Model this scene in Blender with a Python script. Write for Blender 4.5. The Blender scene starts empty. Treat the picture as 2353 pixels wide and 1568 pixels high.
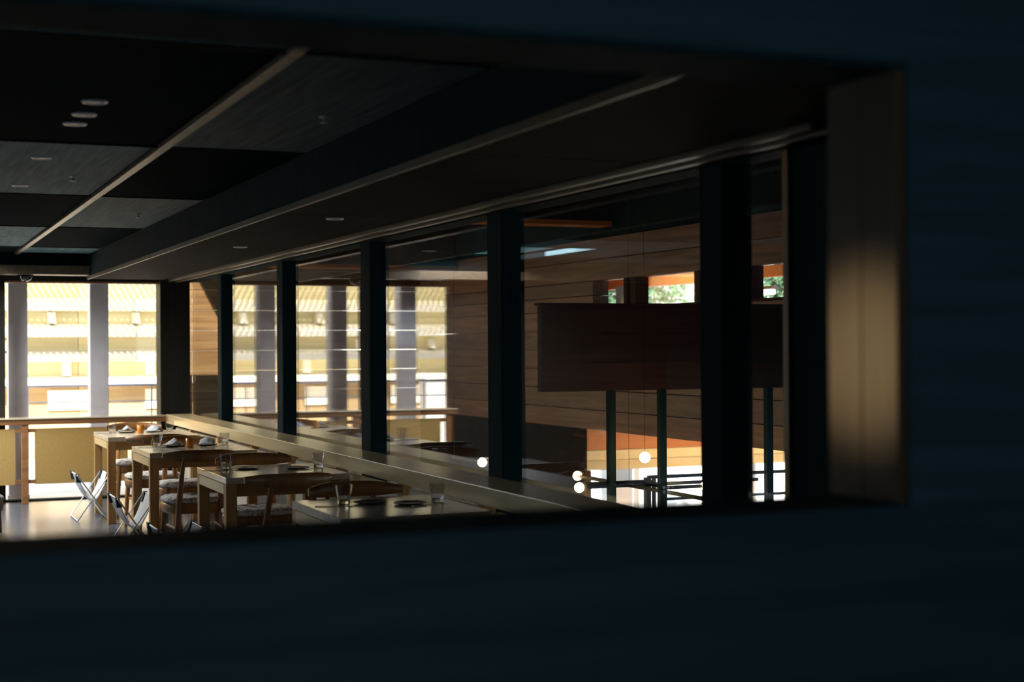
import bpy, math, random
from mathutils import Vector, Matrix
random.seed(7)
C = bpy.context.scene.collection
PI = math.pi
SC = bpy.context.scene

# ---------------------------------------------------------------- camera, sky, sun, exposure
cam = bpy.data.cameras.new('camera'); camo = bpy.data.objects.new('camera', cam); C.objects.link(camo)
cam.sensor_width = 36.0; cam.lens = 36.0 * 3450.0 / 2353.0
yaw = math.atan(1445 / 3450.0); pitch = math.atan(11 / 3450.0)
camo.matrix_world = (Matrix.Translation((0, 0, 1.52)) @ Matrix.Rotation(-yaw, 4, 'Z')
                     @ Matrix.Rotation(PI / 2 + pitch, 4, 'X') @ Matrix.Rotation(-0.006, 4, 'Z'))
cam.clip_start = 0.05; cam.clip_end = 200
cam.dof.use_dof = True; cam.dof.focus_distance = 10.0; cam.dof.aperture_fstop = 2.2
SC.camera = camo

w = bpy.data.worlds.new('sky'); SC.world = w; w.use_nodes = True
bg = w.node_tree.nodes['Background']
bg.inputs[0].default_value = (0.62, 0.82, 1.0, 1); bg.inputs[1].default_value = 2.5

sl = bpy.data.lights.new('sun', 'SUN'); so = bpy.data.objects.new('sun', sl); C.objects.link(so)
sl.energy = 19.0; sl.color = (1.0, 0.93, 0.78); sl.angle = 0.009
so.rotation_euler = Vector((0.36, 0.62, -0.70)).to_track_quat('-Z', 'Y').to_euler()
so.location = (-10, -10, 30)

def area(name, loc, rot, sx, sy, energy, col):
    l = bpy.data.lights.new(name, 'AREA'); l.shape = 'RECTANGLE'; l.size = sx; l.size_y = sy; l.energy = energy; l.color = col
    o = bpy.data.objects.new(name, l); C.objects.link(o); o.location = loc; o.rotation_euler = rot; return o
# rooflight is an unseen area light added to brighten tables and floor
area('aisle_fill', (.05, 14.1, 2.75), (0, math.radians(-8), 0), .96, 2.0, 260, (.94, .97, 1.0))
wl_ = bpy.data.lights.new('jamb_fill_spot', 'SPOT'); wo_ = bpy.data.objects.new('jamb_fill_spot', wl_); C.objects.link(wo_)  # unseen spot added to warm the jamb boards, without a fixture
wl_.energy = 850; wl_.color = (1.0, .72, .36); wl_.spot_size = math.radians(4.8); wl_.spot_blend = 1.0; wl_.shadow_soft_size = .05
wo_.location = (-2.3, 5.2, 1.45); wo_.rotation_euler = (Vector((1.67, 2.31, 1.50)) - Vector(wo_.location)).to_track_quat('-Z', 'Y').to_euler()

SC.view_settings.view_transform = 'Standard'; SC.view_settings.look = 'None'
SC.view_settings.gamma = 1.0; SC.view_settings.use_curve_mapping = False
SC.view_settings.exposure = 0.0
cy = SC.cycles
cy.use_denoising = True
cy.max_bounces = 12; cy.diffuse_bounces = 6; cy.glossy_bounces = 5; cy.transmission_bounces = 8; cy.transparent_max_bounces = 24
cy.sample_clamp_indirect = 6.0
cy.caustics_reflective = False; cy.caustics_refractive = False

# ---------------------------------------------------------------- materials
def newmat(name):
    m = bpy.data.materials.new(name); m.use_nodes = True
    nt = m.node_tree; return m, nt, nt.nodes['Principled BSDF']

def plain(name, col, rough=0.5, metal=0.0, spec=0.5, noise=0.0, scale=30):
    m, nt, b = newmat(name)
    b.inputs['Base Color'].default_value = (*col, 1); b.inputs['Roughness'].default_value = rough
    b.inputs['Metallic'].default_value = metal; b.inputs['Specular IOR Level'].default_value = spec
    if noise:
        tc = nt.nodes.new('ShaderNodeTexCoord'); n = nt.nodes.new('ShaderNodeTexNoise'); n.inputs['Scale'].default_value = scale
        r = nt.nodes.new('ShaderNodeValToRGB')
        r.color_ramp.elements[0].color = (*[c * (1 - noise) for c in col], 1); r.color_ramp.elements[1].color = (*[min(1, c * (1 + noise)) for c in col], 1)
        r.color_ramp.elements[0].position = .3; r.color_ramp.elements[1].position = .7
        nt.links.new(tc.outputs['Object'], n.inputs['Vector']); nt.links.new(n.outputs[0], r.inputs[0]); nt.links.new(r.outputs[0], b.inputs['Base Color'])
    return m

def wood(name, dark, light, axis='Y', rough=0.45, spec=0.5, scale=1.0, knots=False, bump=0.15):
    """grain stretched along one object axis"""
    m, nt, b = newmat(name)
    tc = nt.nodes.new('ShaderNodeTexCoord'); mp = nt.nodes.new('ShaderNodeMapping')
    s = [22 * scale] * 3; s['XYZ'.index(axis)] = 1.1 * scale
    mp.inputs['Scale'].default_value = s
    n = nt.nodes.new('ShaderNodeTexNoise'); n.inputs['Scale'].default_value = 1.0; n.inputs['Detail'].default_value = 6; n.inputs['Distortion'].default_value = 0.6
    r = nt.nodes.new('ShaderNodeValToRGB'); r.color_ramp.elements[0].position = .32; r.color_ramp.elements[1].position = .68
    r.color_ramp.elements[0].color = (*dark, 1); r.color_ramp.elements[1].color = (*light, 1)
    oi = nt.nodes.new('ShaderNodeObjectInfo'); ad = nt.nodes.new('ShaderNodeVectorMath'); ad.operation = 'ADD'
    sc = nt.nodes.new('ShaderNodeVectorMath'); sc.operation = 'SCALE'; sc.inputs[3].default_value = 37.0
    cb = nt.nodes.new('ShaderNodeCombineXYZ')
    for i in range(3): nt.links.new(oi.outputs['Random'], cb.inputs[i])
    nt.links.new(cb.outputs[0], sc.inputs[0])
    nt.links.new(tc.outputs['Object'], mp.inputs[0]); nt.links.new(mp.outputs[0], ad.inputs[0]); nt.links.new(sc.outputs[0], ad.inputs[1])
    nt.links.new(ad.outputs[0], n.inputs['Vector']); nt.links.new(n.outputs[0], r.inputs[0])
    out = r.outputs[0]
    if knots:
        v = nt.nodes.new('ShaderNodeTexVoronoi'); v.inputs['Scale'].default_value = 2.6
        kr = nt.nodes.new('ShaderNodeValToRGB'); kr.color_ramp.elements[0].position = .05; kr.color_ramp.elements[1].position = .10
        kr.color_ramp.elements[0].color = (.12, .1, .09, 1); kr.color_ramp.elements[1].color = (1, 1, 1, 1)
        nt.links.new(tc.outputs['Object'], v.inputs['Vector']); nt.links.new(v.outputs['Distance'], kr.inputs[0])
        mx = nt.nodes.new('ShaderNodeMix'); mx.data_type = 'RGBA'; mx.blend_type = 'MULTIPLY'; mx.inputs['Factor'].default_value = 1.0
        nt.links.new(out, mx.inputs['A']); nt.links.new(kr.outputs[0], mx.inputs['B']); out = mx.outputs['Result']
    # every separate board has its own tone
    hv = nt.nodes.new('ShaderNodeHueSaturation')
    ma = nt.nodes.new('ShaderNodeMapRange'); ma.inputs[3].default_value = .78; ma.inputs[4].default_value = 1.2
    nt.links.new(oi.outputs['Random'], ma.inputs[0]); nt.links.new(ma.outputs[0], hv.inputs['Value']); nt.links.new(out, hv.inputs['Color'])
    nt.links.new(hv.outputs[0], b.inputs['Base Color'])
    b.inputs['Roughness'].default_value = rough; b.inputs['Specular IOR Level'].default_value = spec
    if bump:
        bp = nt.nodes.new('ShaderNodeBump'); bp.inputs['Strength'].default_value = bump; bp.inputs['Distance'].default_value = .004
        nt.links.new(n.outputs[0], bp.inputs['Height']); nt.links.new(bp.outputs[0], b.inputs['Normal'])
    return m

def pane_mat(name, tint=(1, 1, 1), rough=0.0):
    """clear sheet glass: both faces of the sheet reflect by Fresnel, the rest goes straight through"""
    m = bpy.data.materials.new(name); m.use_nodes = True; nt = m.node_tree; nt.nodes.clear()
    out = nt.nodes.new('ShaderNodeOutputMaterial'); mix = nt.nodes.new('ShaderNodeMixShader')
    tr = nt.nodes.new('ShaderNodeBsdfTransparent'); gl = nt.nodes.new('ShaderNodeBsdfGlossy')
    tr.inputs[0].default_value = (*tint, 1); gl.inputs['Roughness'].default_value = rough; gl.inputs[0].default_value = (1, 1, 1, 1)
    ge = nt.nodes.new('ShaderNodeNewGeometry'); mr = nt.nodes.new('ShaderNodeMapRange'); fr = nt.nodes.new('ShaderNodeFresnel')
    mr.inputs[3].default_value = 1.5; mr.inputs[4].default_value = 1 / 1.5
    nt.links.new(ge.outputs['Backfacing'], mr.inputs[0]); nt.links.new(mr.outputs[0], fr.inputs[0])
    nt.links.new(fr.outputs[0], mix.inputs[0]); nt.links.new(tr.outputs[0], mix.inputs[1]); nt.links.new(gl.outputs[0], mix.inputs[2])
    nt.links.new(mix.outputs[0], out.inputs[0])
    return m

def emit(name, col, strength):
    m, nt, b = newmat(name)
    b.inputs['Base Color'].default_value = (*col, 1)
    b.inputs['Emission Color'].default_value = (*col, 1); b.inputs['Emission Strength'].default_value = strength
    return m

def panel_mat(name, turn):
    """dark stained veneer with brushed grain; the sheen is stretched across the grain"""
    lo, hi = ((.095, .165, .185), (.18, .28, .31)) if turn else ((.006, .012, .014), (.012, .020, .023))   # blue-grey sheen of the lit panels is painted into their base colour
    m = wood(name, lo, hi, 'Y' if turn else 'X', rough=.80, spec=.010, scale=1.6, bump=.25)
    nt = m.node_tree; b = nt.nodes['Principled BSDF']
    tg = nt.nodes.new('ShaderNodeTangent'); tg.direction_type = 'UV_MAP'; tg.uv_map = 'UVMap'
    b.inputs['Anisotropic'].default_value = .85; b.inputs['Specular Tint'].default_value = (.40, .60, .70, 1)
    nt.links.new(tg.outputs[0], b.inputs['Tangent'])
    return m

def canvas_mat(name, col, trans=.5, scale=220):
    m, nt, b = newmat(name)
    b.inputs['Roughness'].default_value = .9; b.inputs['Specular IOR Level'].default_value = .1
    tc = nt.nodes.new('ShaderNodeTexCoord'); n = nt.nodes.new('ShaderNodeTexNoise'); n.inputs['Scale'].default_value = scale
    r = nt.nodes.new('ShaderNodeValToRGB'); r.color_ramp.elements[0].position = .35; r.color_ramp.elements[1].position = .65
    r.color_ramp.elements[0].color = (*[c * .82 for c in col], 1); r.color_ramp.elements[1].color = (*[min(1, c * 1.12) for c in col], 1)
    nt.links.new(tc.outputs['Object'], n.inputs['Vector']); nt.links.new(n.outputs[0], r.inputs[0])
    nt.links.new(r.outputs[0], b.inputs['Base Color'])
    if trans:
        t = nt.nodes.new('ShaderNodeBsdfTranslucent'); mx = nt.nodes.new('ShaderNodeMixShader'); mx.inputs[0].default_value = trans
        nt.links.new(r.outputs[0], t.inputs[0]); nt.links.new(b.outputs[0], mx.inputs[1]); nt.links.new(t.outputs[0], mx.inputs[2])
        nt.links.new(mx.outputs[0], nt.nodes['Material Output'].inputs[0])
    return m

def weave_mat(name):
    """black and cream checked tweed of the chair seats"""
    m, nt, b = newmat(name)
    tc = nt.nodes.new('ShaderNodeTexCoord'); v = nt.nodes.new('ShaderNodeTexVoronoi'); v.inputs['Scale'].default_value = 55
    n = nt.nodes.new('ShaderNodeTexNoise'); n.inputs['Scale'].default_value = 22
    r = nt.nodes.new('ShaderNodeValToRGB'); r.color_ramp.interpolation = 'CONSTANT'
    e = r.color_ramp.elements; e[0].position = 0; e[0].color = (.06, .045, .04, 1); e[1].position = .565; e[1].color = (.72, .66, .55, 1)
    x = e.new(.64); x.color = (.35, .15, .06, 1); x = e.new(.67); x.color = (.05, .04, .04, 1); x = e.new(.70); x.color = (.80, .76, .68, 1)
    mm = nt.nodes.new('ShaderNodeMath'); mm.operation = 'ADD'
    ml = nt.nodes.new('ShaderNodeMath'); ml.operation = 'MULTIPLY'; ml.inputs[1].default_value = .45
    nt.links.new(tc.outputs['Object'], v.inputs['Vector']); nt.links.new(tc.outputs['Object'], n.inputs['Vector'])
    nt.links.new(v.outputs['Distance'], ml.inputs[0]); nt.links.new(ml.outputs[0], mm.inputs[0]); nt.links.new(n.outputs[0], mm.inputs[1])
    nt.links.new(mm.outputs[0], r.inputs[0]); nt.links.new(r.outputs[0], b.inputs['Base Color']); b.inputs['Roughness'].default_value = .95
    return m

M = dict(
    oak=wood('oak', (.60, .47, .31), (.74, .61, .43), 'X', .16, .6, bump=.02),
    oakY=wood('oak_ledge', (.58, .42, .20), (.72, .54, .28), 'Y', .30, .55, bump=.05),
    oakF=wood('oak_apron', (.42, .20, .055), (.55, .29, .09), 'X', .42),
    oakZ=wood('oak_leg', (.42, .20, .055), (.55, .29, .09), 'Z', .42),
    chair=wood('chair_wood', (.30, .125, .035), (.44, .20, .06), 'Z', .38),
    railw=wood('rail_wood', (.22, .09, .03), (.34, .15, .05), 'X', .45),
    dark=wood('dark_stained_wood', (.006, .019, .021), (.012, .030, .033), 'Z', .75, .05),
    umber=wood('umber_stained_wood', (.013, .011, .007), (.024, .020, .013), 'Z', .6, .2),
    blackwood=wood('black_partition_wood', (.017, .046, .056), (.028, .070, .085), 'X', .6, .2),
    ceil_unlit=panel_mat('ceiling_veneer_unlit', False), ceil_sheen=panel_mat('ceiling_veneer_sheen', True),
    batten=wood('batten_wood', (.08, .055, .03), (.14, .10, .055), 'Y', .40),
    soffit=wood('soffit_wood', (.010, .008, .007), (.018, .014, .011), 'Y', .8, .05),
    plank=wood('wall_plank', (.15, .062, .028), (.28, .125, .058), 'Y', .5, .4, 1.0, True),
    plankX=wood('end_wall_plank', (.16, .085, .033), (.27, .16, .07), 'X', .5, .4, 1.0, True),
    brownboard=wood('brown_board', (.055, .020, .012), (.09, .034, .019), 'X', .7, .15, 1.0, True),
    orange=wood('orange_board', (.60, .19, .02), (.70, .25, .035), 'X', .5),
    frame=wood('opening_frame_wood', (.045, .028, .013), (.075, .047, .022), 'Z', .5, .3),
    floor=plain('polished_floor', (.085, .10, .12), .21, 0, .7, .15, 3),
    black=plain('black_metal', (.012, .012, .012), .4, .6),
    grey=plain('grey_metal', (.62, .60, .70), .4, .2),
    white=plain('white_steel', (.86, .86, .86), .35),
    canvas=canvas_mat('white_canvas', (.82, .82, .80), .35),
    screen=canvas_mat('backlit_screen_fabric', (.62, .42, .15), .38),  # backlit tone of the screens, put into the fabric colour
    screen_frontlit=canvas_mat('frontlit_screen_fabric', (.82, .76, .62), .25),  # same screens with the light falling on them painted in as cream
    weave=weave_mat('tweed'),
    strap=plain('black_strap', (.02, .02, .02), .7),
    pane=pane_mat('clear_glass'),
    cloth=canvas_mat('napkin_cloth', (.93, .92, .90), .15),
    plate=plain('dark_stoneware', (.03, .03, .032), .35),
    steel=plain('cutlery_steel', (.7, .7, .7), .2, 1.0),
    cup=plain('amber_cup', (.75, .28, .03), .3),
    bulb=emit('glowing_bulb', (1.0, .72, .30), 45),
    lamp=emit('lamp_tube', (.9, 1.0, .85), 5),
    terrace=plain('terrace_stone', (.80, .75, .72), .8, 0, .3, .12, 2),
    gravel=plain('dark_gravel', (.07, .07, .065), .9, 0, .2, .4, 40),
    court=plain('court_plaster', (.80, .78, .76), .9, 0, .2, .05, 1.5),
    pier=plain('exterior_pier', (.82, .77, .78), .8, 0, .2, .08, 4),
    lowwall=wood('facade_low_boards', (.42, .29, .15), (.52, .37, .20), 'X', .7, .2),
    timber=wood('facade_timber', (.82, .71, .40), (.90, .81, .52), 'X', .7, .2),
    beam=wood('facade_beam', (.86, .80, .66), (.93, .89, .78), 'X', .7, .2),
    leaf=plain('leaves', (.09, .20, .11), .7, 0, .3, .5, 6),
    bark=plain('bark', (.2, .15, .1), .9),
)
gm, nt, b = newmat('tumbler_glass'); b.inputs['Transmission Weight'].default_value = 1.0; b.inputs['Roughness'].default_value = .02; b.inputs['IOR'].default_value = 1.48
M['glass'] = gm

# ---------------------------------------------------------------- mesh helpers
class MB:
    def __init__(s): s.v = []; s.f = []; s.smooth = []
    def _add(s, vs, fs, smooth=False):
        o = len(s.v); s.v += [tuple(p) for p in vs]; s.f += [tuple(i + o for i in f) for f in fs]; s.smooth += [smooth] * len(fs); return s
    def box(s, x0, x1, y0, y1, z0, z1):
        return s._add([(x0, y0, z0), (x1, y0, z0), (x1, y1, z0), (x0, y1, z0), (x0, y0, z1), (x1, y0, z1), (x1, y1, z1), (x0, y1, z1)],
                      [(3, 2, 1, 0), (4, 5, 6, 7), (0, 1, 5, 4), (1, 2, 6, 5), (2, 3, 7, 6), (3, 0, 4, 7)])
    def tube(s, pts, r, n=10, cap=True, flat=1.0):
        pts = [Vector(p) for p in pts]; rs = r if isinstance(r, (list, tuple)) else [r] * len(pts)
        vs = []; fs = []
        up0 = None
        for i, p in enumerate(pts):
            d = (pts[min(i + 1, len(pts) - 1)] - pts[max(i - 1, 0)]).normalized()
            a = d.cross(Vector((0, 0, 1))) if abs(d.z) < .95 else d.cross(Vector((0, 1, 0)))
            a.normalize(); bb = d.cross(a).normalized()
            for k in range(n):
                t = 2 * PI * k / n + PI / n; vs.append(p + a * rs[i] * math.cos(t) + bb * rs[i] * flat * math.sin(t))
        for i in range(len(pts) - 1):
            for k in range(n):
                fs.append((i * n + k, i * n + (k + 1) % n, (i + 1) * n + (k + 1) % n, (i + 1) * n + k))
        s._add(vs, fs, n > 4)
        if cap: s._add([vs[k] for k in range(n)], [tuple(range(n))[::-1]]); s._add([vs[len(vs) - n + k] for k in range(n)], [tuple(range(n))])
        return s
    def lathe(s, prof, c=(0, 0, 0), n=20, smooth=True):
        vs = []; fs = []
        for (r, z) in prof:
            for k in range(n):
                t = 2 * PI * k / n; vs.append((c[0] + r * math.cos(t), c[1] + r * math.sin(t), c[2] + z))
        for i in range(len(prof) - 1):
            for k in range(n): fs.append((i * n + k, i * n + (k + 1) % n, (i + 1) * n + (k + 1) % n, (i + 1) * n + k))
        s._add(vs, fs, smooth)
        s._add(vs[:n], [tuple(range(n))[::-1]]); s._add(vs[-n:], [tuple(range(n))])
        return s
    def prism(s, poly, axis, a, b2):
        """extrude a 2-D outline along an axis from a to b2"""
        def P(u, v, t): return {'X': (t, u, v), 'Y': (u, t, v), 'Z': (u, v, t)}[axis]
        n = len(poly); vs = [P(u, v, a) for u, v in poly] + [P(u, v, b2) for u, v in poly]
        return s._add(vs, [tuple(range(n))[::-1], tuple(range(n, 2 * n))] + [(i, (i + 1) % n, n + (i + 1) % n, n + i) for i in range(n)])
    def sheet(s, grid, th=0.0):
        """grid of points [row][col] as a smooth sheet"""
        r = len(grid); c = len(grid[0]); vs = [p for row in grid for p in row]
        return s._add(vs, [(i * c + j, i * c + j + 1, (i + 1) * c + j + 1, (i + 1) * c + j) for i in range(r - 1) for j in range(c - 1)], True)
    def build(s, name, mat, parent=None, loc=(0, 0, 0), bevel=0, rot=0):
        me = bpy.data.meshes.new(name); me.from_pydata(s.v, [], s.f); me.update()
        me.polygons.foreach_set('use_smooth', s.smooth)
        me.materials.append(M[mat] if isinstance(mat, str) else mat)
        import bmesh
        bm = bmesh.new(); bm.from_mesh(me); bmesh.ops.recalc_face_normals(bm, faces=bm.faces); bm.to_mesh(me); bm.free()
        o = bpy.data.objects.new(name, me); C.objects.link(o); o.location = loc; o.rotation_euler[2] = rot
        if parent: o.parent = parent
        if bevel:
            md = o.modifiers.new('bevel', 'BEVEL'); md.width = bevel; md.segments = 2; md.limit_method = 'ANGLE'
        return o

def tag(o, label=None, cat=None, group=None, kind=None):
    if label: o['label'] = label
    if cat: o['category'] = cat
    if group: o['group'] = group
    if kind: o['kind'] = kind
    return o
def empty(name, loc=(0, 0, 0), rz=0):
    o = bpy.data.objects.new(name, None); C.objects.link(o); o.location = loc; o.rotation_euler = (0, 0, rz); o.empty_display_size = .1; return o
def thing(name, label, cat, loc=(0, 0, 0), rz=0, group=None): return tag(empty(name, loc, rz), label, cat, group)
def struct(o, label): return tag(o, label, None, None, 'structure')
def BX(*a): return MB().box(*a)
def copy_tree(o, parent=None):
    c = o.copy(); C.objects.link(c)
    if parent: c.parent = parent
    for ch in list(o.children): copy_tree(ch, c)
    return c
def child_box(name, mat, parent, x0, x1, y0, y1, z0, z1, bevel=0):
    """a box part with its own origin at its centre so that its grain is its own"""
    cx, cy_, cz = (x0 + x1) / 2, (y0 + y1) / 2, (z0 + z1) / 2
    return BX(x0 - cx, x1 - cx, y0 - cy_, y1 - cy_, z0 - cz, z1 - cz).build(name, mat, parent, (cx, cy_, cz), bevel)

XG = 2.95          # plane of the glazed partition
YF = 15.70         # plane of the far window wall

# ================================================================ SETTING: room shell
fl = struct(BX(-2.8, XG + .12, -3.0, YF + .25, -.15, 0).build('floor', 'floor'), 'polished dark floor shining under the far window')
TER = BX(-14, XG + .1, YF + .25, 21.9, -.17, -.02).build('terrace', 'terrace'); struct(TER, 'pale stone terrace outside the far window')
BX(-14, -2.8, -3, YF + .25, -.17, -.02).build('terrace_side', 'gravel', None).name = 'side_terrace'  # unseen ground kept dark so little light bounces up into the room
struct(bpy.data.objects['side_terrace'], 'unseen dark gravel terrace along the left side of the room')

# ceiling of square veneer panels, grain turned by 90 degrees from one to the next
hx0, hx1, hy0, hy1 = -.45, .55, 13.05, 15.15      # hole cut for the added rooflight
ce = struct(MB().box(-2.8, hx0, -3.0, YF + .25, 2.52, 2.95).box(hx1, XG + .12, -3.0, YF + .25, 2.52, 2.95).box(hx0, hx1, -3.0, hy0, 2.52, 2.95)
            .box(hx0, hx1, hy1, YF + .25, 2.52, 2.95).build('ceiling', 'dark'), 'dark ceiling of large veneer panels')
child_box('aisle_fill_cover', 'white', ce, hx0, hx1, hy0, hy1, 2.90, 2.93)
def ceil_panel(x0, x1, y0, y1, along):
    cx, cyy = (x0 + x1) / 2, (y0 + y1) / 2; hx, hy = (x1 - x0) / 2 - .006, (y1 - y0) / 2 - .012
    o = BX(-hx, hx, -hy, hy, 0, .05).build('ceiling_panel', 'ceil_unlit' if along else 'ceil_sheen', ce, (cx, cyy, 2.45), .003)
    uv = o.data.uv_layers.new(name='UVMap')
    for lp in o.data.loops:
        v = o.data.vertices[lp.vertex_index].co
        uv.data[lp.index].uv = (v.y, v.x) if along else (v.x, v.y)
ys = [2.45, 4.62, 7.02, 9.42, 11.9, 14.3, 15.2]
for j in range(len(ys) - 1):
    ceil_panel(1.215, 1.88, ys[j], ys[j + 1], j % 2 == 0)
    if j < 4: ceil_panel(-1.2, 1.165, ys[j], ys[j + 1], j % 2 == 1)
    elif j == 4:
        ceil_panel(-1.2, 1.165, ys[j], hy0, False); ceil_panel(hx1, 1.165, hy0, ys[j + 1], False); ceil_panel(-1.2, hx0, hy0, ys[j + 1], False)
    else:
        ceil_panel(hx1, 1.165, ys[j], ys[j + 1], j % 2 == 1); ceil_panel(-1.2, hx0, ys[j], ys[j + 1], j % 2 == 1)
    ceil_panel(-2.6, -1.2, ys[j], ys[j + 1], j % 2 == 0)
for j in range(len(ys) - 1):
    child_box('ceiling_batten', 'batten', ce, 1.168, 1.212, ys[j] + .004, ys[j + 1] - .004, 2.43, 2.475, .002)
for yy in ys[1:-1]:
    child_box('joint_strip', 'soffit', ce, -2.6 if yy < 13 else hx1, 1.86, yy - .008, yy + .008, 2.444, 2.47)
# lowered soffit band beside the glazing
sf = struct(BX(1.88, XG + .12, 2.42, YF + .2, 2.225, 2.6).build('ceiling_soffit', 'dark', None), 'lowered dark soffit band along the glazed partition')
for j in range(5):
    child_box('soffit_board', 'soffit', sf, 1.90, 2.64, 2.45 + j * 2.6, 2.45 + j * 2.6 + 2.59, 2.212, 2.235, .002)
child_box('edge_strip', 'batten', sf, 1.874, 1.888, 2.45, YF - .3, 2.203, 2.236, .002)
hd = struct(BX(2.70, 2.735, 4.0, YF - .1, 2.198, 2.24).build('trim_1', 'batten', None, bevel=.002), 'upper pair of wooden head strips along the glazing')
child_box('head_strip', 'batten', hd, 2.77, 2.80, 4.0, YF - .1, 2.188, 2.226, .002)
# far transom
ft = struct(BX(-2.8, 1.88, 15.2, 15.45, 2.24, 2.33).build('trim_2', 'batten', None, bevel=.004), 'wooden transom beam above the far window')
BX(-2.8, 1.88, 15.45, YF, 2.27, 2.55).build('transom_back', 'dark', ft)

# far window wall
fw = empty('window_1'); struct(fw, 'tall clear window at the far end of the room')
child_box('window_head', 'umber', fw, -2.8, XG, YF - .06, YF + .1, 2.195, 2.60)
child_box('head_lining', 'railw', fw, -2.8, 2.62, YF - .05, YF + .09, 2.178, 2.196)
for (a, bx_) in ((-2.8, .10), (1.0, 1.113)):
    child_box('mullion', 'umber', fw, a, bx_, YF - .06, YF + .1, 0, 2.2)
child_box('window_sill', 'dark', fw, .1, XG, YF - .04, YF + .1, 0, .012)
for (a, bx_) in ((.10, 1.0), (1.113, 2.62)):
    child_box('pane', 'pane', fw, a, bx_, YF + .02, YF + .032, .035, 2.18)
cc = struct(BX(2.62, 2.925, YF - .12, YF + .15, 0, 2.6).build('corner_column', 'umber', None, bevel=.006), 'dark square corner column between far window and glazing')

# glazed partition with mullions
gp = empty('window_2'); struct(gp, 'long glazed partition with dark mullions beside the tables')
for yc, wd in ((13.98, .105), (11.67, .12), (9.38, .13), (7.145, .125), (4.957, .11)):
    child_box('mullion', 'dark', gp, XG - .055, XG + .075, yc - wd / 2 * 1.55, yc + wd / 2 * 1.55, 0, 2.24, .004)
edges = [4.45, 4.957, 7.145, 9.38, 11.67, 13.98, YF]
for a, bx_ in zip(edges[:-1], edges[1:]):
    child_box('pane', 'pane', gp, XG, XG + .012, a + .02, bx_ - .02, .05, 2.21)
child_box('sill_rail', 'dark', gp, XG - .05, XG + .06, 4.4, YF, 0, .05)
child_box('head_rail', 'dark', gp, XG - .06, XG + .08, 4.4, YF, 2.20, 2.30)
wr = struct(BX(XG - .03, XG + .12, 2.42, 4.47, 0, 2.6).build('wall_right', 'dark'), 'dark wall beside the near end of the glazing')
child_box('end_post', 'oakZ', wr, XG - .05, XG + .09, 4.44, 4.475, 0, 2.22, .004)  # lit edge of the post put into its colour as pale oak

# left wall with tall windows (out of the frame) and back wall with a window
wl = empty('wall_left'); struct(wl, 'left wall with a window')
child_box('wall_piece', 'dark', wl, -2.8, -2.6, -3, 4.6, 0, 2.6)
child_box('wall_piece', 'dark', wl, -2.8, -2.6, 6.8, 11.2, 0, 2.6)
child_box('wall_piece', 'dark', wl, -2.8, -2.6, 4.6, 6.8, 2.2, 2.6)
child_box('wall_piece', 'dark', wl, -2.8, -2.6, 4.6, 6.8, 0, 1.55)
child_box('wall_piece', 'dark', wl, -2.8, -2.6, 12.85, YF, 0, 2.6)
child_box('wall_piece', 'dark', wl, -2.8, -2.6, 11.2, 12.85, 2.2, 2.6)
child_box('wall_piece', 'dark', wl, -2.8, -2.6, 11.2, 12.85, 0, .3)
for yy in (11.2, 12.75): child_box('mullion', 'dark', wl, -2.78, -2.62, yy, yy + .1, .3, 2.2)
wb = empty('wall_back'); struct(wb, 'back wall with a wide window behind the near partition')
child_box('wall_piece', 'dark', wb, -2.8, 4.0, -3.1, -2.95, 0, .9)
child_box('wall_piece', 'dark', wb, -2.8, 4.0, -3.1, -2.95, 2.3, 2.6)
child_box('wall_piece', 'dark', wb, -2.8, -.9, -3.1, -2.95, .9, 2.3)
child_box('wall_piece', 'dark', wb, 2.3, 4.0, -3.1, -2.95, .9, 2.3)
struct(BX(3.9, 4.05, -3.1, 2.42, 0, 2.6).build('wall_near', 'dark'), 'dark side wall near the opening')
BX(2.9, 4.05, -3.1, 2.42, -.15, 0).build('floor_near', 'floor'); struct(bpy.data.objects['floor_near'], 'dark floor in front of the near partition')
BX(2.9, 4.05, -3.1, 2.45, 2.52, 2.95).build('ceiling_near', 'dark'); struct(bpy.data.objects['ceiling_near'], 'dark ceiling in front of the near partition')

# near partition with a wide opening that frames the view
op = empty('wall_front'); struct(op, 'black near partition whose wide opening frames the view')
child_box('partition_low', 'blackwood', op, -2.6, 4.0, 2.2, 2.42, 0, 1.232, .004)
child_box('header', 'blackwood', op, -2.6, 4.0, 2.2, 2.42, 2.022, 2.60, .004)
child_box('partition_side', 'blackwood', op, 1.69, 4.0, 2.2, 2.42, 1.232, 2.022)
child_box('header_lining', 'dark', op, -2.6, 1.69, 2.205, 2.415, 2.010, 2.022)
child_box('jamb_board', 'frame', op, 1.668, 1.69, 2.205, 2.308, 1.234, 2.010, .001)
child_box('jamb_board', 'frame', op, 1.668, 1.69, 2.311, 2.415, 1.234, 2.010, .001)

# ================================================================ ledge and screens
def ledge_run():
    lt = thing('ledge', 'long pale oak ledge on posts running along the glazed partition', 'ledge')
    child_box('ledge_top', 'oakY', lt, 2.65, 2.90, 4.5, 15.45, .755, .845, .004)
    for yy in (14.33, 13.05, 11.77, 10.55, 9.3, 8.05, 6.8, 5.55):
        child_box('post', 'oakZ', lt, 2.68, 2.74, yy - .04, yy + .04, 0, .755, .003)
    return lt
LEDGE = ledge_run()
fr = thing('railing', 'low wooden railing with a white-lit top edge in front of the far window', 'railing')
child_box('top_rail', 'railw', fr, .12, 2.64, 15.36, 15.44, .775, .826, .004)
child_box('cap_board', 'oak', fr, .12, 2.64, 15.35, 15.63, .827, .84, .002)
for xx in (.22, 1.275, 2.33): child_box('post', 'railw', fr, xx - .031, xx + .031, 15.37, 15.43, 0, .775, .003)

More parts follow.
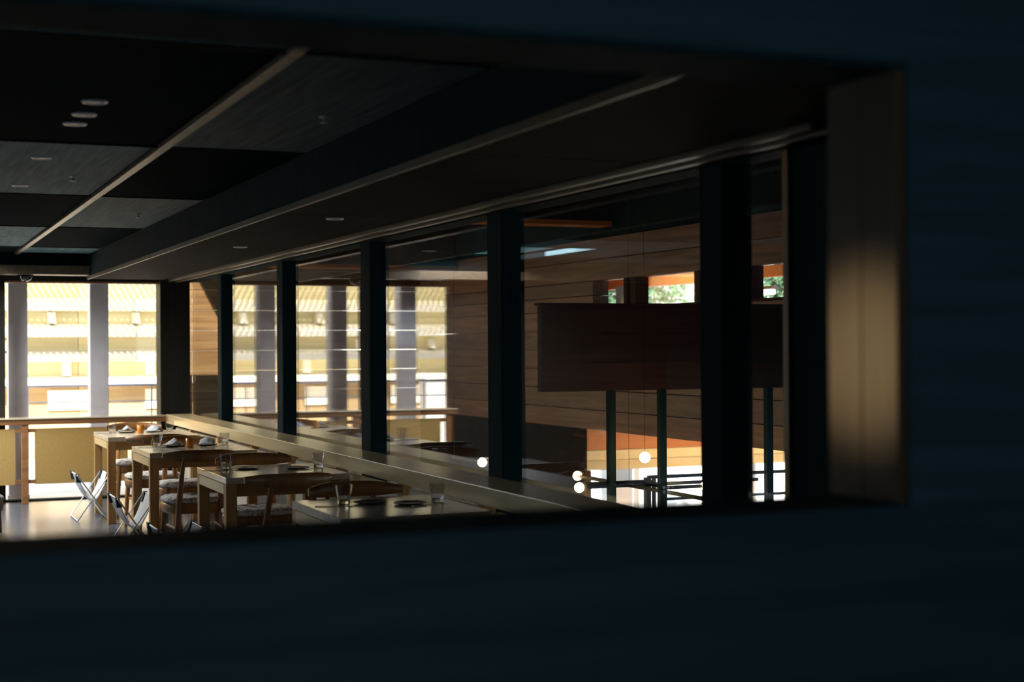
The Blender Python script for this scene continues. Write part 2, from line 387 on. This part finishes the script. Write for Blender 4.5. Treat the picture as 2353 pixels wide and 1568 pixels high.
def rounded(x0, x1, z0, z1, r=.035, n=5):
    pts = []
    for cx, cz, a0 in ((x1 - r, z1 - r, 0), (x0 + r, z1 - r, PI / 2), (x0 + r, z0 + r, PI), (x1 - r, z0 + r, 1.5 * PI)):
        for i in range(n + 1): t = a0 + PI / 2 * i / n; pts.append((cx + r * math.cos(t), cz + r * math.sin(t)))
    return pts
for i, (a, bx_) in enumerate(((.31, 1.185), (1.368, 2.26))):
    p = MB().prism(rounded(a, bx_, .19, .735, .012), 'Y', -.012, .012).build('screen_panel', 'screen', fr, (0, 15.4, 0))
    for zz in (.20, .70):
        for xa, xb in ((a - .062, a + .004), (bx_ - .004, bx_ + .062)): child_box('bracket', 'railw', p, xa, xb, -.016, .016, zz, zz + .035)
side = [14.33, 13.05, 11.77, 10.55, 9.3, 8.05, 6.8, 5.55]
ends = [15.3] + side
for i in range(8):
    a, bx_ = ends[i + 1] + .07, ends[i] - .07
    p = MB().prism(rounded(a, bx_, .14, .722, .05), 'X', -.012, .012).build('screen_panel', 'screen_frontlit', LEDGE, (2.72, 0, 0))
    for zz in (.22, .64):
        for ya, yb in ((a - .032, a + .004), (bx_ - .004, bx_ + .032)): child_box('bracket', 'railw', p, -.016, .016, ya, yb, zz, zz + .03)

# ================================================================ tables
def make_table(name, label, x0, x1, y0, y1, grp='oak dining tables in a row'):
    t = thing(name, label, 'table', ((x0 + x1) / 2, (y0 + y1) / 2, 0), 0, grp)
    hx, hy = (x1 - x0) / 2, (y1 - y0) / 2
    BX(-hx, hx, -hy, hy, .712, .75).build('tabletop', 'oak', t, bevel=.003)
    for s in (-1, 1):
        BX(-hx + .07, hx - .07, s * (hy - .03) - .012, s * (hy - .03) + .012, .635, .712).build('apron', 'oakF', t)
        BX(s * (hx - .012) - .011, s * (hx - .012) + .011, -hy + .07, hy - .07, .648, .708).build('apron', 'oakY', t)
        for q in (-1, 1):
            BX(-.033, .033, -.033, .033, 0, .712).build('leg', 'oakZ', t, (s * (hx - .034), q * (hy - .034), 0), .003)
    return t
make_table('dining_table', 'far oak dining table in the corner by the far window railing', 1.785, 2.58, 13.30, 14.25)
make_table('dining_table', 'oak dining table with white napkins, second from the far window', 1.795, 2.59, 11.15, 12.02)
make_table('dining_table', 'dim oak dining table with a dark place setting, third from the far window', 1.86, 2.62, 8.82, 9.70)
make_table('dining_table', 'half-dark oak dining table closest to the near partition', 1.885, 2.62, 6.50, 7.37)
make_table('dining_table', 'black shadowed dining table cut off at the lower left edge of the picture', -.35, .47, 5.85, 6.62, 'tables left of the aisle')

# ================================================================ chairs
def make_chair():
    t = empty('dining_chair')
    # cushion: rounded square puff
    n = 28; rings = [(.0, .462, .0), (.6, .474, 0), (.88, .468, 0), (1.0, .452, 0), (1.0, .436, 0), (.93, .428, 0)]
    b_ = MB(); vs = []; fs = []
    def sq(t_, k, hx, hy): c_, s_ = math.cos(t_), math.sin(t_); e = .62; return (hx * k * math.copysign(abs(c_) ** e, c_), hy * k * math.copysign(abs(s_) ** e, s_))
    for (k, z, _) in rings:
        for i in range(n):
            x, y = sq(2 * PI * i / n, max(k, .01), .235, .22); vs.append((x, y, z))
    for r in range(len(rings) - 1):
        for i in range(n): fs.append((r * n + i, r * n + (i + 1) % n, (r + 1) * n + (i + 1) % n, (r + 1) * n + i))
    b_._add(vs, fs, True); b_._add(vs[:n], [tuple(range(n))]); b_._add(vs[-n:], [tuple(range(n))[::-1]])
    cu = b_.build('seat_cushion', 'weave', t)
    # apron frame below the cushion: ring with curved section
    b_ = MB(); vs = []; fs = []
    prof = [(.97, .430), (1.0, .405), (.98, .360), (.90, .355), (.88, .39), (.88, .430)]
    for (k, z) in prof:
        for i in range(n):
            x, y = sq(2 * PI * i / n, k, .232, .217); vs.append((x, y, z))
    m = len(prof)
    for r in range(m):
        for i in range(n): fs.append((r * n + i, r * n + (i + 1) % n, ((r + 1) % m) * n + (i + 1) % n, ((r + 1) % m) * n + i))
    b_._add(vs, fs, True); b_.build('seat_frame', 'chair', t)
    for s in (-1, 1):
        MB().tube([(s * .205, .185, 0), (s * .195, .175, .22), (s * .18, .165, .43)], [.013, .019, .022], 10).build('leg', 'chair', t)
        MB().tube([(s * .185, -.262, 0), (s * .165, -.222, .22), (s * .148, -.196, .43), (s * .132, -.222, .62), (s * .122, -.262, .76)], [.014, .020, .023, .017, .012], 10).build('leg', 'chair', t)
    # broad curved back rail
    rows = []
    outer = []; N = 18
    vs = []; fs = []
    for i in range(N + 1):
        a = -1 + 2 * i / N; x = .255 * a; y = -.285 + .13 * a * a; h = .052 * (1 - .55 * abs(a) ** 3); zc = .765
        for dy, dz in ((-.012, -h), (.012, -h), (.014, 0), (.010, h), (-.010, h), (-.014, 0)): vs.append((x, y + dy, zc + dz * .8))
    for i in range(N):
        for k in range(6): fs.append((i * 6 + k, i * 6 + (k + 1) % 6, (i + 1) * 6 + (k + 1) % 6, (i + 1) * 6 + k))
    b_ = MB(); b_._add(vs, fs, True); b_._add(vs[:6], [tuple(range(6))]); b_._add(vs[-6:], [tuple(range(6))[::-1]])
    b_.build('back_rail', 'chair', t)
    MB().tube([(-.178, .166, .25), (-.158, -.214, .25)], .010, 8).build('stretcher', 'chair', t)
    MB().tube([(.178, .166, .25), (.158, -.214, .25)], .010, 8).build('stretcher', 'chair', t)
    return t
proto = make_chair()
chairs = [
    (2.20, 14.42, PI, 'wooden chair between the far table and the far railing, facing the room'),
    (2.10, 12.86, 0, 'wooden chair with its back to the camera, pulled up to the far table'),
    (2.22, 11.98, PI, 'wooden chair tucked under the far side of the second table'),
    (2.05, 10.78, 0, 'wooden chair with its back to the camera at the near side of the second table'),
    (2.28, 9.78, PI, 'wooden chair with curved back rail on the far side of the third table'),
    (2.14, 8.60, 0, 'dark wooden chair back to camera at the near side of the third table'),
    (2.28, 7.42, PI, 'barely visible wooden chair on the far side of the nearest table'),
    (.58, 11.45, -PI / 2, 'lone chair cut off at the left edge of the picture, out in the aisle'),
]
for i, (x, y, rz, lab) in enumerate(chairs):
    o = proto if i == 0 else copy_tree(proto)
    o.location = (x, y, 0); o.rotation_euler[2] = rz
    tag(o, lab, 'chair', 'wooden dining chairs with tweed seats')

# ================================================================ bag stands
def make_stand():
    t = empty('bag_stand')
    L = .26; W = .135; Ht = .405; r = .0065
    for s in (-1, 1):
        MB().tube([(s * W, -L, Ht), (s * W, L, Ht), (-s * W, L, .008), (-s * W, -L, .008), (s * W, -L, Ht)], r, 8, False).build('frame', 'white', t, (0, s * .009, 0))
    g = []
    for i in range(17):
        a = -1 + 2 * i / 16; x = W * a; z = .17 + (Ht - .17) * (abs(a) ** 1.7)
        hw = L * (.90 - .12 * (1 - abs(a)))
        g.append([(x, -hw + 2 * hw * j / 8, z + .008 * math.sin(j * 1.3 + i * .6)) for j in range(9)])
    sl_ = MB().sheet(g).build('canvas_sling', 'canvas', t); sl_.modifiers.new('thick', 'SOLIDIFY').thickness = .003
    for s in (-1, 1):
        for yy in (-.20, .20): MB().prism([(s * (W + .012), Ht + .010), (s * (W - .012), Ht + .010), (s * (W - .034), Ht - .065), (s * (W + .004), Ht - .065)], 'Y', yy - .030, yy + .030).build('strap', 'strap', t)
    return t
st = make_stand()
for i, (x, y, lab) in enumerate(((1.70, 13.85, 'white folding bag stand on the floor beside the far table'), (1.725, 11.58, 'white folding bag stand on the floor beside the second table'),
                                 (1.68, 9.45, 'white folding bag stand mostly hidden behind the third table leg'))):
    o = st if i == 0 else copy_tree(st); o.location = (x, y, 0); tag(o, lab, 'bag stand', 'white folding bag stands')

# ================================================================ place settings
def make_tumbler():
    n = 10
    prof = [(.024, 0), (.030, .004), (.030, .02), (.034, .05), (.041, .098), (.0395, .098), (.0325, .05), (.027, .022), (.004, .018)]
    return MB().lathe(prof, (0, 0, 0), 10, False).build('tumbler', 'glass')
tum = make_tumbler()
Z = .7505
def napkin():
    g = []
    for i in range(9):
        a = i / 8; g.append([(-.07 + .14 * a, -.055 + .11 * j / 8, 0.014 + .052 * max(0, 1 - abs(a - .5) * 2.4) * (1 - abs(j / 8 - .5)) + .003 * math.sin(i * 2 + j)) for j in range(9)])
    o = MB().sheet(g).build('napkin', 'cloth'); o.modifiers.new('thick', 'SOLIDIFY').thickness = .006; return o
nap = napkin()
def side_plate():
    return MB().lathe([(.045, 0), (.078, .006), (.082, .011), (.076, .010), (.045, .005), (.003, .005)], n=24).build('side_plate', 'plate')
spl = side_plate()
def fork():
    t = empty('fork')
    MB().prism([(-.004, -.09), (.004, -.09), (.003, .03), (.010, .045), (.010, .06), (-.010, .06), (-.010, .045), (-.003, .03)], 'Z', 0, .003).build('handle', 'steel', t)
    for k in range(4): BX(-.010 + k * .0057, -.0072 + k * .0057, .06, .095, 0, .003).build('tine', 'steel', t)
    return t
fk = fork()
used = set()
def put(src, x, y, label, cat, group, rz=0, z=Z):
    o = src if src.name not in used else copy_tree(src)
    if o is src: used.add(src.name)
    o.location = (x, y, z); o.rotation_euler[2] = rz; tag(o, label, cat, group); return o
tabs = ['the far table', 'the second table', 'the third table', 'the nearest table']
Apos = [(1.91, 13.95), (1.955, 11.80), (1.985, 9.40), (2.062, 7.05)]
Bpos = [(2.422, 13.93), (2.476, 11.78), (2.545, 9.28), (2.50, 6.93)]
for i, nm in enumerate(tabs):
    for q, (px, py), where in ((0, Apos[i], 'the aisle end of'), (1, Bpos[i], 'the ledge end of')):
        put(tum, px, py, f'clear glass tumbler at {where} {nm}', 'glass', 'glass tumblers on the tables', .3 * i + q)
        sx = .135 if q == 0 else -.135
        put(spl, px + sx, py + .015, f'dark side plate at {where} {nm}', 'plate', 'dark side plates on the tables')
        if i < 2: put(nap, px + sx, py + .015, f'folded white napkin on the plate at {where} {nm}', 'napkin', 'white napkins on the tables', .35 * i + .9 * q, Z + .004)
        put(fk, px - .06, py - .05, f'steel fork beside the tumbler at {where} {nm}', 'fork', 'forks on the tables', 1.2 + q * .6)
for i, (x, y, lab) in enumerate(((2.145, 13.84, 'amber cup in the middle of the far table'), (2.173, 11.62, 'amber cup in the middle of the second table'))):
    o = MB().lathe([(.026, 0), (.029, .01), (.031, .075), (.028, .075), (.026, .012), (.003, .010)], n=20).build('cup', 'cup', None, (x, y, Z)); tag(o, lab, 'cup', 'amber cups')

# ================================================================ ceiling fittings
def downlight(x, y, z, lab):
    t = thing('downlight', lab, 'light', (x, y, z), 0, 'recessed downlights')
    MB().lathe([(.050, 0), (.046, -.006), (.036, -.005), (.034, .0)], n=20).build('trim_ring', 'grey', t)
    MB().lathe([(.033, -.001), (.020, -.004), (.004, -.004)], n=16).build('lens', 'plate', t)
for x, y, z, lab in ((.739, 5.82, 2.45, 'recessed downlight in the dark panel, nearest of the three'), (.74, 6.15, 2.45, 'recessed downlight in the dark panel, middle of the three'),
                     (.735, 6.42, 2.45, 'recessed downlight in the dark panel, farthest of the three'), (.713, 7.62, 2.45, 'recessed downlight alone in the grey ceiling panel'),
                     (.722, 8.95, 2.45, 'recessed downlight at the far edge of the grey ceiling panel'), (2.246, 7.82, 2.211, 'recessed downlight in the soffit, the nearer one'),
                     (2.266, 10.23, 2.211, 'recessed downlight in the soffit, the farther one')):
    downlight(x, y, z, lab)
for x, y, lab in ((1.646, 5.876, 'small sprinkler head on the largest grey ceiling panel'), (.949, 8.383, 'small sprinkler head on the ceiling panel left of the batten'), (1.636, 10.6, 'small sprinkler head on the farthest grey ceiling panel')):
    t = thing('sprinkler', lab, 'sprinkler', (x, y, 2.45), 0, 'ceiling sprinklers')
    MB().lathe([(.022, 0), (.020, -.005), (.008, -.006)], n=14).build('escutcheon', 'grey', t)
    MB().lathe([(.006, -.005), (.006, -.022), (.016, -.024), (.016, -.027), (.002, -.027)], n=12).build('deflector', 'grey', t)
dm = thing('dome_camera', 'small dark dome camera hanging under the far transom beam', 'camera', (1.285, 15.32, 2.24))
MB().lathe([(.075, 0), (.075, -.012), (.062, -.014)], n=24).build('base', 'soffit', dm)
MB().lathe([(.060, -.012), (.056, -.032), (.040, -.053), (.018, -.064), (.002, -.066)], n=24).build('dome', plain('dome_plastic', (.01, .01, .01), .12), dm)

# ================================================================ atrium beyond the glazing
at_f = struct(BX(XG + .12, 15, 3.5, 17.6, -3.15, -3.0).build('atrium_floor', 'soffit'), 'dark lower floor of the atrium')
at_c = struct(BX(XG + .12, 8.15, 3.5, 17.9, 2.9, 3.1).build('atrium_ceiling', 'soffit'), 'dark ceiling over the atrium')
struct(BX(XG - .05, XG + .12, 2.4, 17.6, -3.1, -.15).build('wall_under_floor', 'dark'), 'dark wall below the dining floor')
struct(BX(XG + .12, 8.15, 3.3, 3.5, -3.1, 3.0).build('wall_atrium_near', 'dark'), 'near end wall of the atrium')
aw = empty('wall_atrium_end'); struct(aw, 'plank end wall of the atrium with wide low windows')
def planks(parent, axis_, mat, a0, a1, z0, z1, h, fixed, depth):
    k = max(1, round((z1 - z0) / h)); hh = (z1 - z0) / k
    for i in range(k):
        d = random.uniform(0, .006)
        if axis_ == 'X': child_box('plank', mat, parent, a0, a1, fixed - d, fixed + depth, z0 + i * hh + .003, z0 + (i + 1) * hh - .003, .002)
        else: child_box('plank', mat, parent, fixed - d, fixed + depth, a0, a1, z0 + i * hh + .003, z0 + (i + 1) * hh - .003, .002)
planks(aw, 'X', 'plankX', XG + .12, 6.1, -3.0, 2.9, .24, 17.5, .15)
planks(aw, 'X', 'timber', 8.37, 15, -.10, .16, .13, 17.5, .15)
child_box('solid_wall', 'soffit', aw, 6.1, 8.37, 17.5, 17.65, -3.0, .73)
planks(aw, 'X', 'orange', 8.37, 15, .16, .73, .285, 17.5, .15)
planks(aw, 'X', 'plankX', 6.1, 8.1, .85, 2.9, .41, 17.5, .15)
for xx in (8.37, 10.5, 12.7, 14.9): child_box('window_post', 'brownboard', aw, xx - .05, xx + .05, 17.48, 17.65, -3.0, -.1)
for xa, xb in ((8.42, 10.45), (10.55, 12.65), (12.75, 14.85)): child_box('pane', 'pane', aw, xa, xb, 17.56, 17.57, -3.0, -.1)

# opposite wall of broad planks with a clerestory slot
ow = empty('wall_opposite'); struct(ow, 'broad plank wall across the atrium with a clerestory slot')
planks(ow, 'Y', 'plank', 6.0, 17.5, 2.12, 2.51, .195, 6.1, .16)
planks(ow, 'Y', 'plank', 12.6, 17.5, 1.85, 2.12, .14, 6.1, .16)
planks(ow, 'Y', 'plank', 6.0, 17.5, .73, 1.85, .187, 6.1, .16)
for yy, wd in ((11.97, .03), (11.82, .05), (10.57, .16), (9.97, .08), (9.32, .06)):
    child_box('slot_post', 'brownboard', ow, 6.11, 6.24, yy - wd, yy + wd, 1.85, 2.12)
child_box('slot_panel', 'pier', ow, 6.20, 6.22, 12.0, 12.335, 1.865, 2.06)
child_box('slot_sill', 'brownboard', ow, 6.06, 6.28, 8.5, 12.6, 1.845, 1.865)
child_box('slot_pane', 'pane', ow, 6.18, 6.19, 8.5, 12.6, 1.865, 2.12)
child_box('top_board', 'dark', ow, 6.1, 6.26, 6.0, 17.5, 2.515, 2.9)
# room behind the slot: orange boarding over a strip of window
rw = empty('wall_outer'); struct(rw, 'orange boarded outer wall behind the clerestory slot')
planks(rw, 'Y', 'orange', 6.0, 17.4, 2.18, 2.9, .36, 8.0, .12)
child_box('low_wall', 'brownboard', rw, 8.0, 8.12, 6.0, 17.4, .85, 1.75)
child_box('strip_pane', 'pane', rw, 8.05, 8.06, 6.0, 17.4, 1.75, 2.18)
struct(BX(6.26, 15, 3.5, 17.5, .73, .85).build('upper_floor', 'orange'), 'orange underside and floor of the gallery beyond the plank wall')
ln = thing('linear_lamp', 'white tube lamp behind the right end of the clerestory slot', 'lamp', (7.6, 12.1, 2.0))
BX(-.03, .03, -.22, .22, -.02, .03).build('tube', 'lamp', ln, bevel=.012)
BX(-.04, .04, -.25, .25, .03, .06).build('housing', 'white', ln); BX(-.008, .008, -.008, .008, .06, .88).build('rod', 'black', ln)

# boards added for a dark, partly mirrored area, with hanging posts
bk = thing('stand_in_boards', 'dark brown boards standing in for a dark, partly mirrored area of the atrium', 'bulkhead', (0, 9.0, 0))
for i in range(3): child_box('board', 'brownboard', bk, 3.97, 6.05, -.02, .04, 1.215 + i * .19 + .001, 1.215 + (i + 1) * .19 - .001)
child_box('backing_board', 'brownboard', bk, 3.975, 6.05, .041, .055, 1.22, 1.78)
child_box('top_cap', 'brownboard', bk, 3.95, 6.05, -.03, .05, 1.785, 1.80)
for xx in (4.483, 4.867, 5.711): child_box('hanging_post', 'dark', bk, xx - .024, xx + .024, -.024, .024, -.55, 1.215)

# cross beams under the atrium ceiling
for y, z, lab in ((12.3, 2.60, 'nearer brown cross beam under the atrium ceiling'), (16.3, 2.40, 'farther brown cross beam under the atrium ceiling')):
    o = BX(-1.5, 1.5, -.12, .12, .04, 2.9 - z).build('cross_beam', 'soffit', None, (4.58, y, z)); struct(o, lab)
    BX(-1.5, 1.5, -.14, .12, 0, .04).build('lit_edge_strip', 'orange', o)  # warm light on the beam's lower edge painted as an orange strip

# lamp frame: bars crossing at right angles, globe bulbs at their ends
lf = thing('chandelier', 'dark bar chandelier with glowing globe bulbs hanging in the atrium', 'chandelier', (5.0, 9.75, .5))
def bar(x0, x1, y0, y1, z0=-.012, z1=.012): child_box('arm', 'black', lf, x0, x1, y0, y1, z0, z1, .002)
bar(-.37, 1.09, -.012, .012); bar(-.37, .25, .05, .075, .0, .028); bar(-.014, .014, -1.5, .85); bar(.16, .44, -.30, -.28)
bar(.15, .18, -.30, .02); child_box('arm', 'black', lf, .13, .17, -.02, .02, -.35, .05)
child_box('hanging_rod', 'black', lf, -.001, .001, -.001, .001, .01, 2.4)
def bulb(dx, dy, dz, r=.036):
    pts = [(max(.002, r * math.sin(PI * i / 10)), -r * math.cos(PI * i / 10)) for i in range(11)]
    o = MB().lathe(pts, n=18).build('bulb', 'bulb', lf, (dx, dy, dz)); return o
bulb(-.40, 0, .0); bulb(0, .88, .0); bulb(.47, -.29, .0); bulb(0, -1.53, -.02)
lf2 = thing('chandelier', 'second bar chandelier with glowing bulbs seen low behind the middle pane', 'chandelier', (4.6, 11.95, .55), 0)
child_box('arm', 'black', lf2, -.012, .012, -.28, .4, -.012, .012); child_box('arm', 'black', lf2, -.012, .012, -.23, .4, -.30, -.28)
child_box('hanging_rod', 'black', lf2, -.001, .001, .35, .352, -.3, 2.35)
for p in ((0, -.31, 0), (0, -.255, -.29)):
    pts = [(max(.002, .038 * math.sin(PI * i / 10)), -.038 * math.cos(PI * i / 10)) for i in range(11)]
    MB().lathe(pts, n=18).build('bulb', 'bulb', lf2, p)
pl = thing('pendant_lamp', 'single glowing pendant bulb in front of the orange boards', 'lamp', (4.62, 8.78, .78))
pts = [(max(.002, .036 * math.sin(PI * i / 10)), -.036 * math.cos(PI * i / 10)) for i in range(11)]
MB().lathe(pts, n=18).build('bulb', 'bulb', pl); BX(-.001, .001, -.001, .001, .028, 2.12).build('cord', 'black', pl)
# dark guard rail in the atrium
gr = thing('atrium_railing', 'thin dark handrail crossing in front of the bright low windows', 'railing', (0, 10.4, 0))
child_box('rail', 'black', gr, 5.5, 8.2, -.015, .015, .475, .50); child_box('rail', 'black', gr, 5.6, 8.2, -.012, .012, .30, .32)
for xx in (5.55, 6.9, 8.15): child_box('post', 'black', gr, xx - .012, xx + .012, -.012, .012, -3.0, .48)

# ================================================================ outside
struct(BX(XG + .1, 22, 17.6, 30, -3.2, -3.05).build('lower_court', 'court'), 'pale ground of the sunken court')
struct(BX(XG, XG + .1, 17.9, 24, -3.1, -.02).build('court_retaining', 'court'), 'retaining wall of the sunken court')
struct(BX(6.5, 22, 25.5, 25.8, -3.1, 4.0).build('court_wall', 'court'), 'bright white wall across the sunken court')
for x, lab in ((9.2, 'white pier outside the low window with a slanting shadow'), (11.15, 'second white pier outside the low window with a slanting shadow')):
    o = thing('pier', lab, 'pier', (x, 18.3, -3.05), 0, 'white piers outside the low windows')
    BX(-.16, .16, -.16, .16, 0, 5.0).build('shaft', 'court', o, bevel=.01); BX(-.2, .2, -.2, .2, 0, .12).build('foot', 'pier', o)
# piers close to the far window
for i, x in enumerate((.46, 1.265, 2.07)):
    lab = {2: 'lilac grey pier outside the middle of the far window', 1: 'lilac grey pier outside the left edge of the far window', 0: 'grey pier outside the far window, seen only mirrored in the glazing'}[i]
    o = thing('pier', lab, 'pier', (x, 16.12, -.02), 0, 'grey piers outside the far window')
    BX(-.093, .093, -.1, .1, 0, 3.0).build('shaft', 'pier', o, bevel=.005); BX(-.105, .105, -.112, .112, 0, .05).build('foot', 'terrace', o)
rg = thing('guard_rail', 'thin pale metal guard rail standing on the terrace', 'railing', (0, 16.8, -.02))
MB().tube([(-3, 0, 1.135), (2.9, 0, 1.135)], .013, 8).build('top_rail', 'grey', rg); MB().tube([(-3, 0, .96), (2.9, 0, .96)], .006, 8).build('mid_rail', 'grey', rg)
for xx in (-2.1, -1.4, -.7, 0, .7, 1.424, 2.129, 2.725): MB().tube([(xx, 0, 0), (xx, 0, 1.135)], .009, 8).build('post', 'grey', rg)

pq = thing('plinth', 'white sunlit plinth on the terrace, mirrored as a white patch in the glazing', 'plinth', (-1.42, 20.5, -.02))
BX(-.15, .15, -.15, .15, 0, 1.04).build('shaft', 'court', pq, bevel=.01); BX(-.17, .17, -.17, .17, 1.04, 1.08).build('cap', 'court', pq, bevel=.005)
# timber building across the terrace
fb = thing('timber_building', 'sunlit yellow timber building with stacked projecting beams across the terrace', 'building', (0, 22.0, -.05))
X0, X1 = -9.0, 6.4
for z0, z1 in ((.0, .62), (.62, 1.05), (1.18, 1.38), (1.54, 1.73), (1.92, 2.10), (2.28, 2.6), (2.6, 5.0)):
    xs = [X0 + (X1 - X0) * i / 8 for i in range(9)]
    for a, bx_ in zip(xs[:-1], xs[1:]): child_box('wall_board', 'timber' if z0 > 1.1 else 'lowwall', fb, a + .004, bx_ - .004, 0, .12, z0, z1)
for z0, z1, pr in ((1.05, 1.18, .24), (1.38, 1.54, .26), (1.73, 1.92, .30), (2.10, 2.28, .10)):
    for i in range(5):
        a = X0 + (X1 - X0) * i / 5; MB().prism([(-pr, z0), (-pr, z1 - .06), (0, z1), (.12, z1), (.12, z0)], 'X', a + .006, a + (X1 - X0) / 5 - .006).build('projecting_beam', 'beam', fb)
for i in range(12):
    x = -7.1 + i * 1.16
    MB().prism([(0, 0), (-.22, 0), (-.05, .17), (0, .17)], 'X', -.05, .05).build('bracket', 'beam', fb, (x, 0, 1.92))
    MB().prism([(0, 0), (-.2, 0), (-.05, .15), (0, .15)], 'X', -.05, .05).build('bracket', 'beam', fb, (x + .55, 0, 1.54))
    MB().box(-.06, .06, -.10, .0, 1.18, 1.38).build('stub_post', 'beam', fb, (x + .2, 0, 0))
for i in range(10):
    x = -7.0 + i * 1.35
    f = child_box('window_frame', 'beam', fb, x - .32, x + .32, -.03, .02, .70, .98); child_box('window_frame_inner', 'brownboard', f, -.26, .26, -.02, -.016, -.10, .10)
# slatted canopy: real slats that throw slanted stripes
for i in range(150):
    x = -7.0 + i * .088
    MB().box(-.026, .026, -1.5, 0, 0, .05).build('canopy_slat', 'beam', fb, (x, -.0, 2.78))
for yy in (-1.45, -.75, -.08): child_box('canopy_beam', 'beam', fb, X0, X1, yy - .03, yy + .03, 2.70, 2.78)
# shrubs outside the strip window, on the roof terrace
def shrub(x, y, z, h, r, lab):
    t = thing('shrub', lab, 'shrub', (x, y, z), 0, 'green shrubs outside the clerestory')
    MB().tube([(0, 0, 0), (.03, .02, h * .5), (0, .03, h)], [.05, .04, .02], 8).build('stem', 'bark', t)
    b_ = MB()
    for k in range(1500):
        u = Vector((random.gauss(0, 1), random.gauss(0, 1), random.gauss(0, 1))).normalized() * r * random.uniform(.4, 1)
        c_ = Vector((u.x, u.y, h + u.z * .85)); a = Vector((random.gauss(0, 1), random.gauss(0, 1), random.gauss(0, 1))).normalized(); bb = a.orthogonal().normalized(); s_ = random.uniform(.05, .11)
        b_._add([c_ - a * s_, c_ + bb * s_ * .5, c_ + a * s_, c_ - bb * s_ * .5], [(0, 1, 2, 3)])
    o = b_.build('foliage', 'leaf', t); o['kind'] = 'stuff'
for i, (x, y) in enumerate(((11.0, 16.2), (12.2, 19.8), (11.4, 22.0), (11.0, 24.2))):
    shrub(x, y, .86 if y < 17.6 else -3.05, 1.35 if y < 17.6 else 5.26, 1.02, ['green shrub on the roof terrace at the right end of the clerestory slot', 'green shrub right of the middle of the clerestory slot', 'green shrub seen through the middle of the clerestory slot', 'green shrub seen at the left end of the clerestory slot'][i])
# unseen warm area lights added to brighten the orange boards
def fill_disc(name, loc, e, size, rot, lab):
    l = bpy.data.lights.new(name, 'AREA'); l.shape = 'DISK'; l.size = size; l.energy = e; l.color = (1.0, .62, .28)
    o = bpy.data.objects.new(name, l); C.objects.link(o); o.location = loc; o.rotation_euler = rot
fill_disc('gallery_fill', (7.2, 14.0, 2.86), 70, .4, (0, 0, 0), '')
fill_disc('hall_fill', (9.8, 15.6, .71), 150, .4, (0, 0, 0), '')
fill_disc('hall_fill_far', (12.2, 15.6, .71), 150, .4, (0, 0, 0), '')
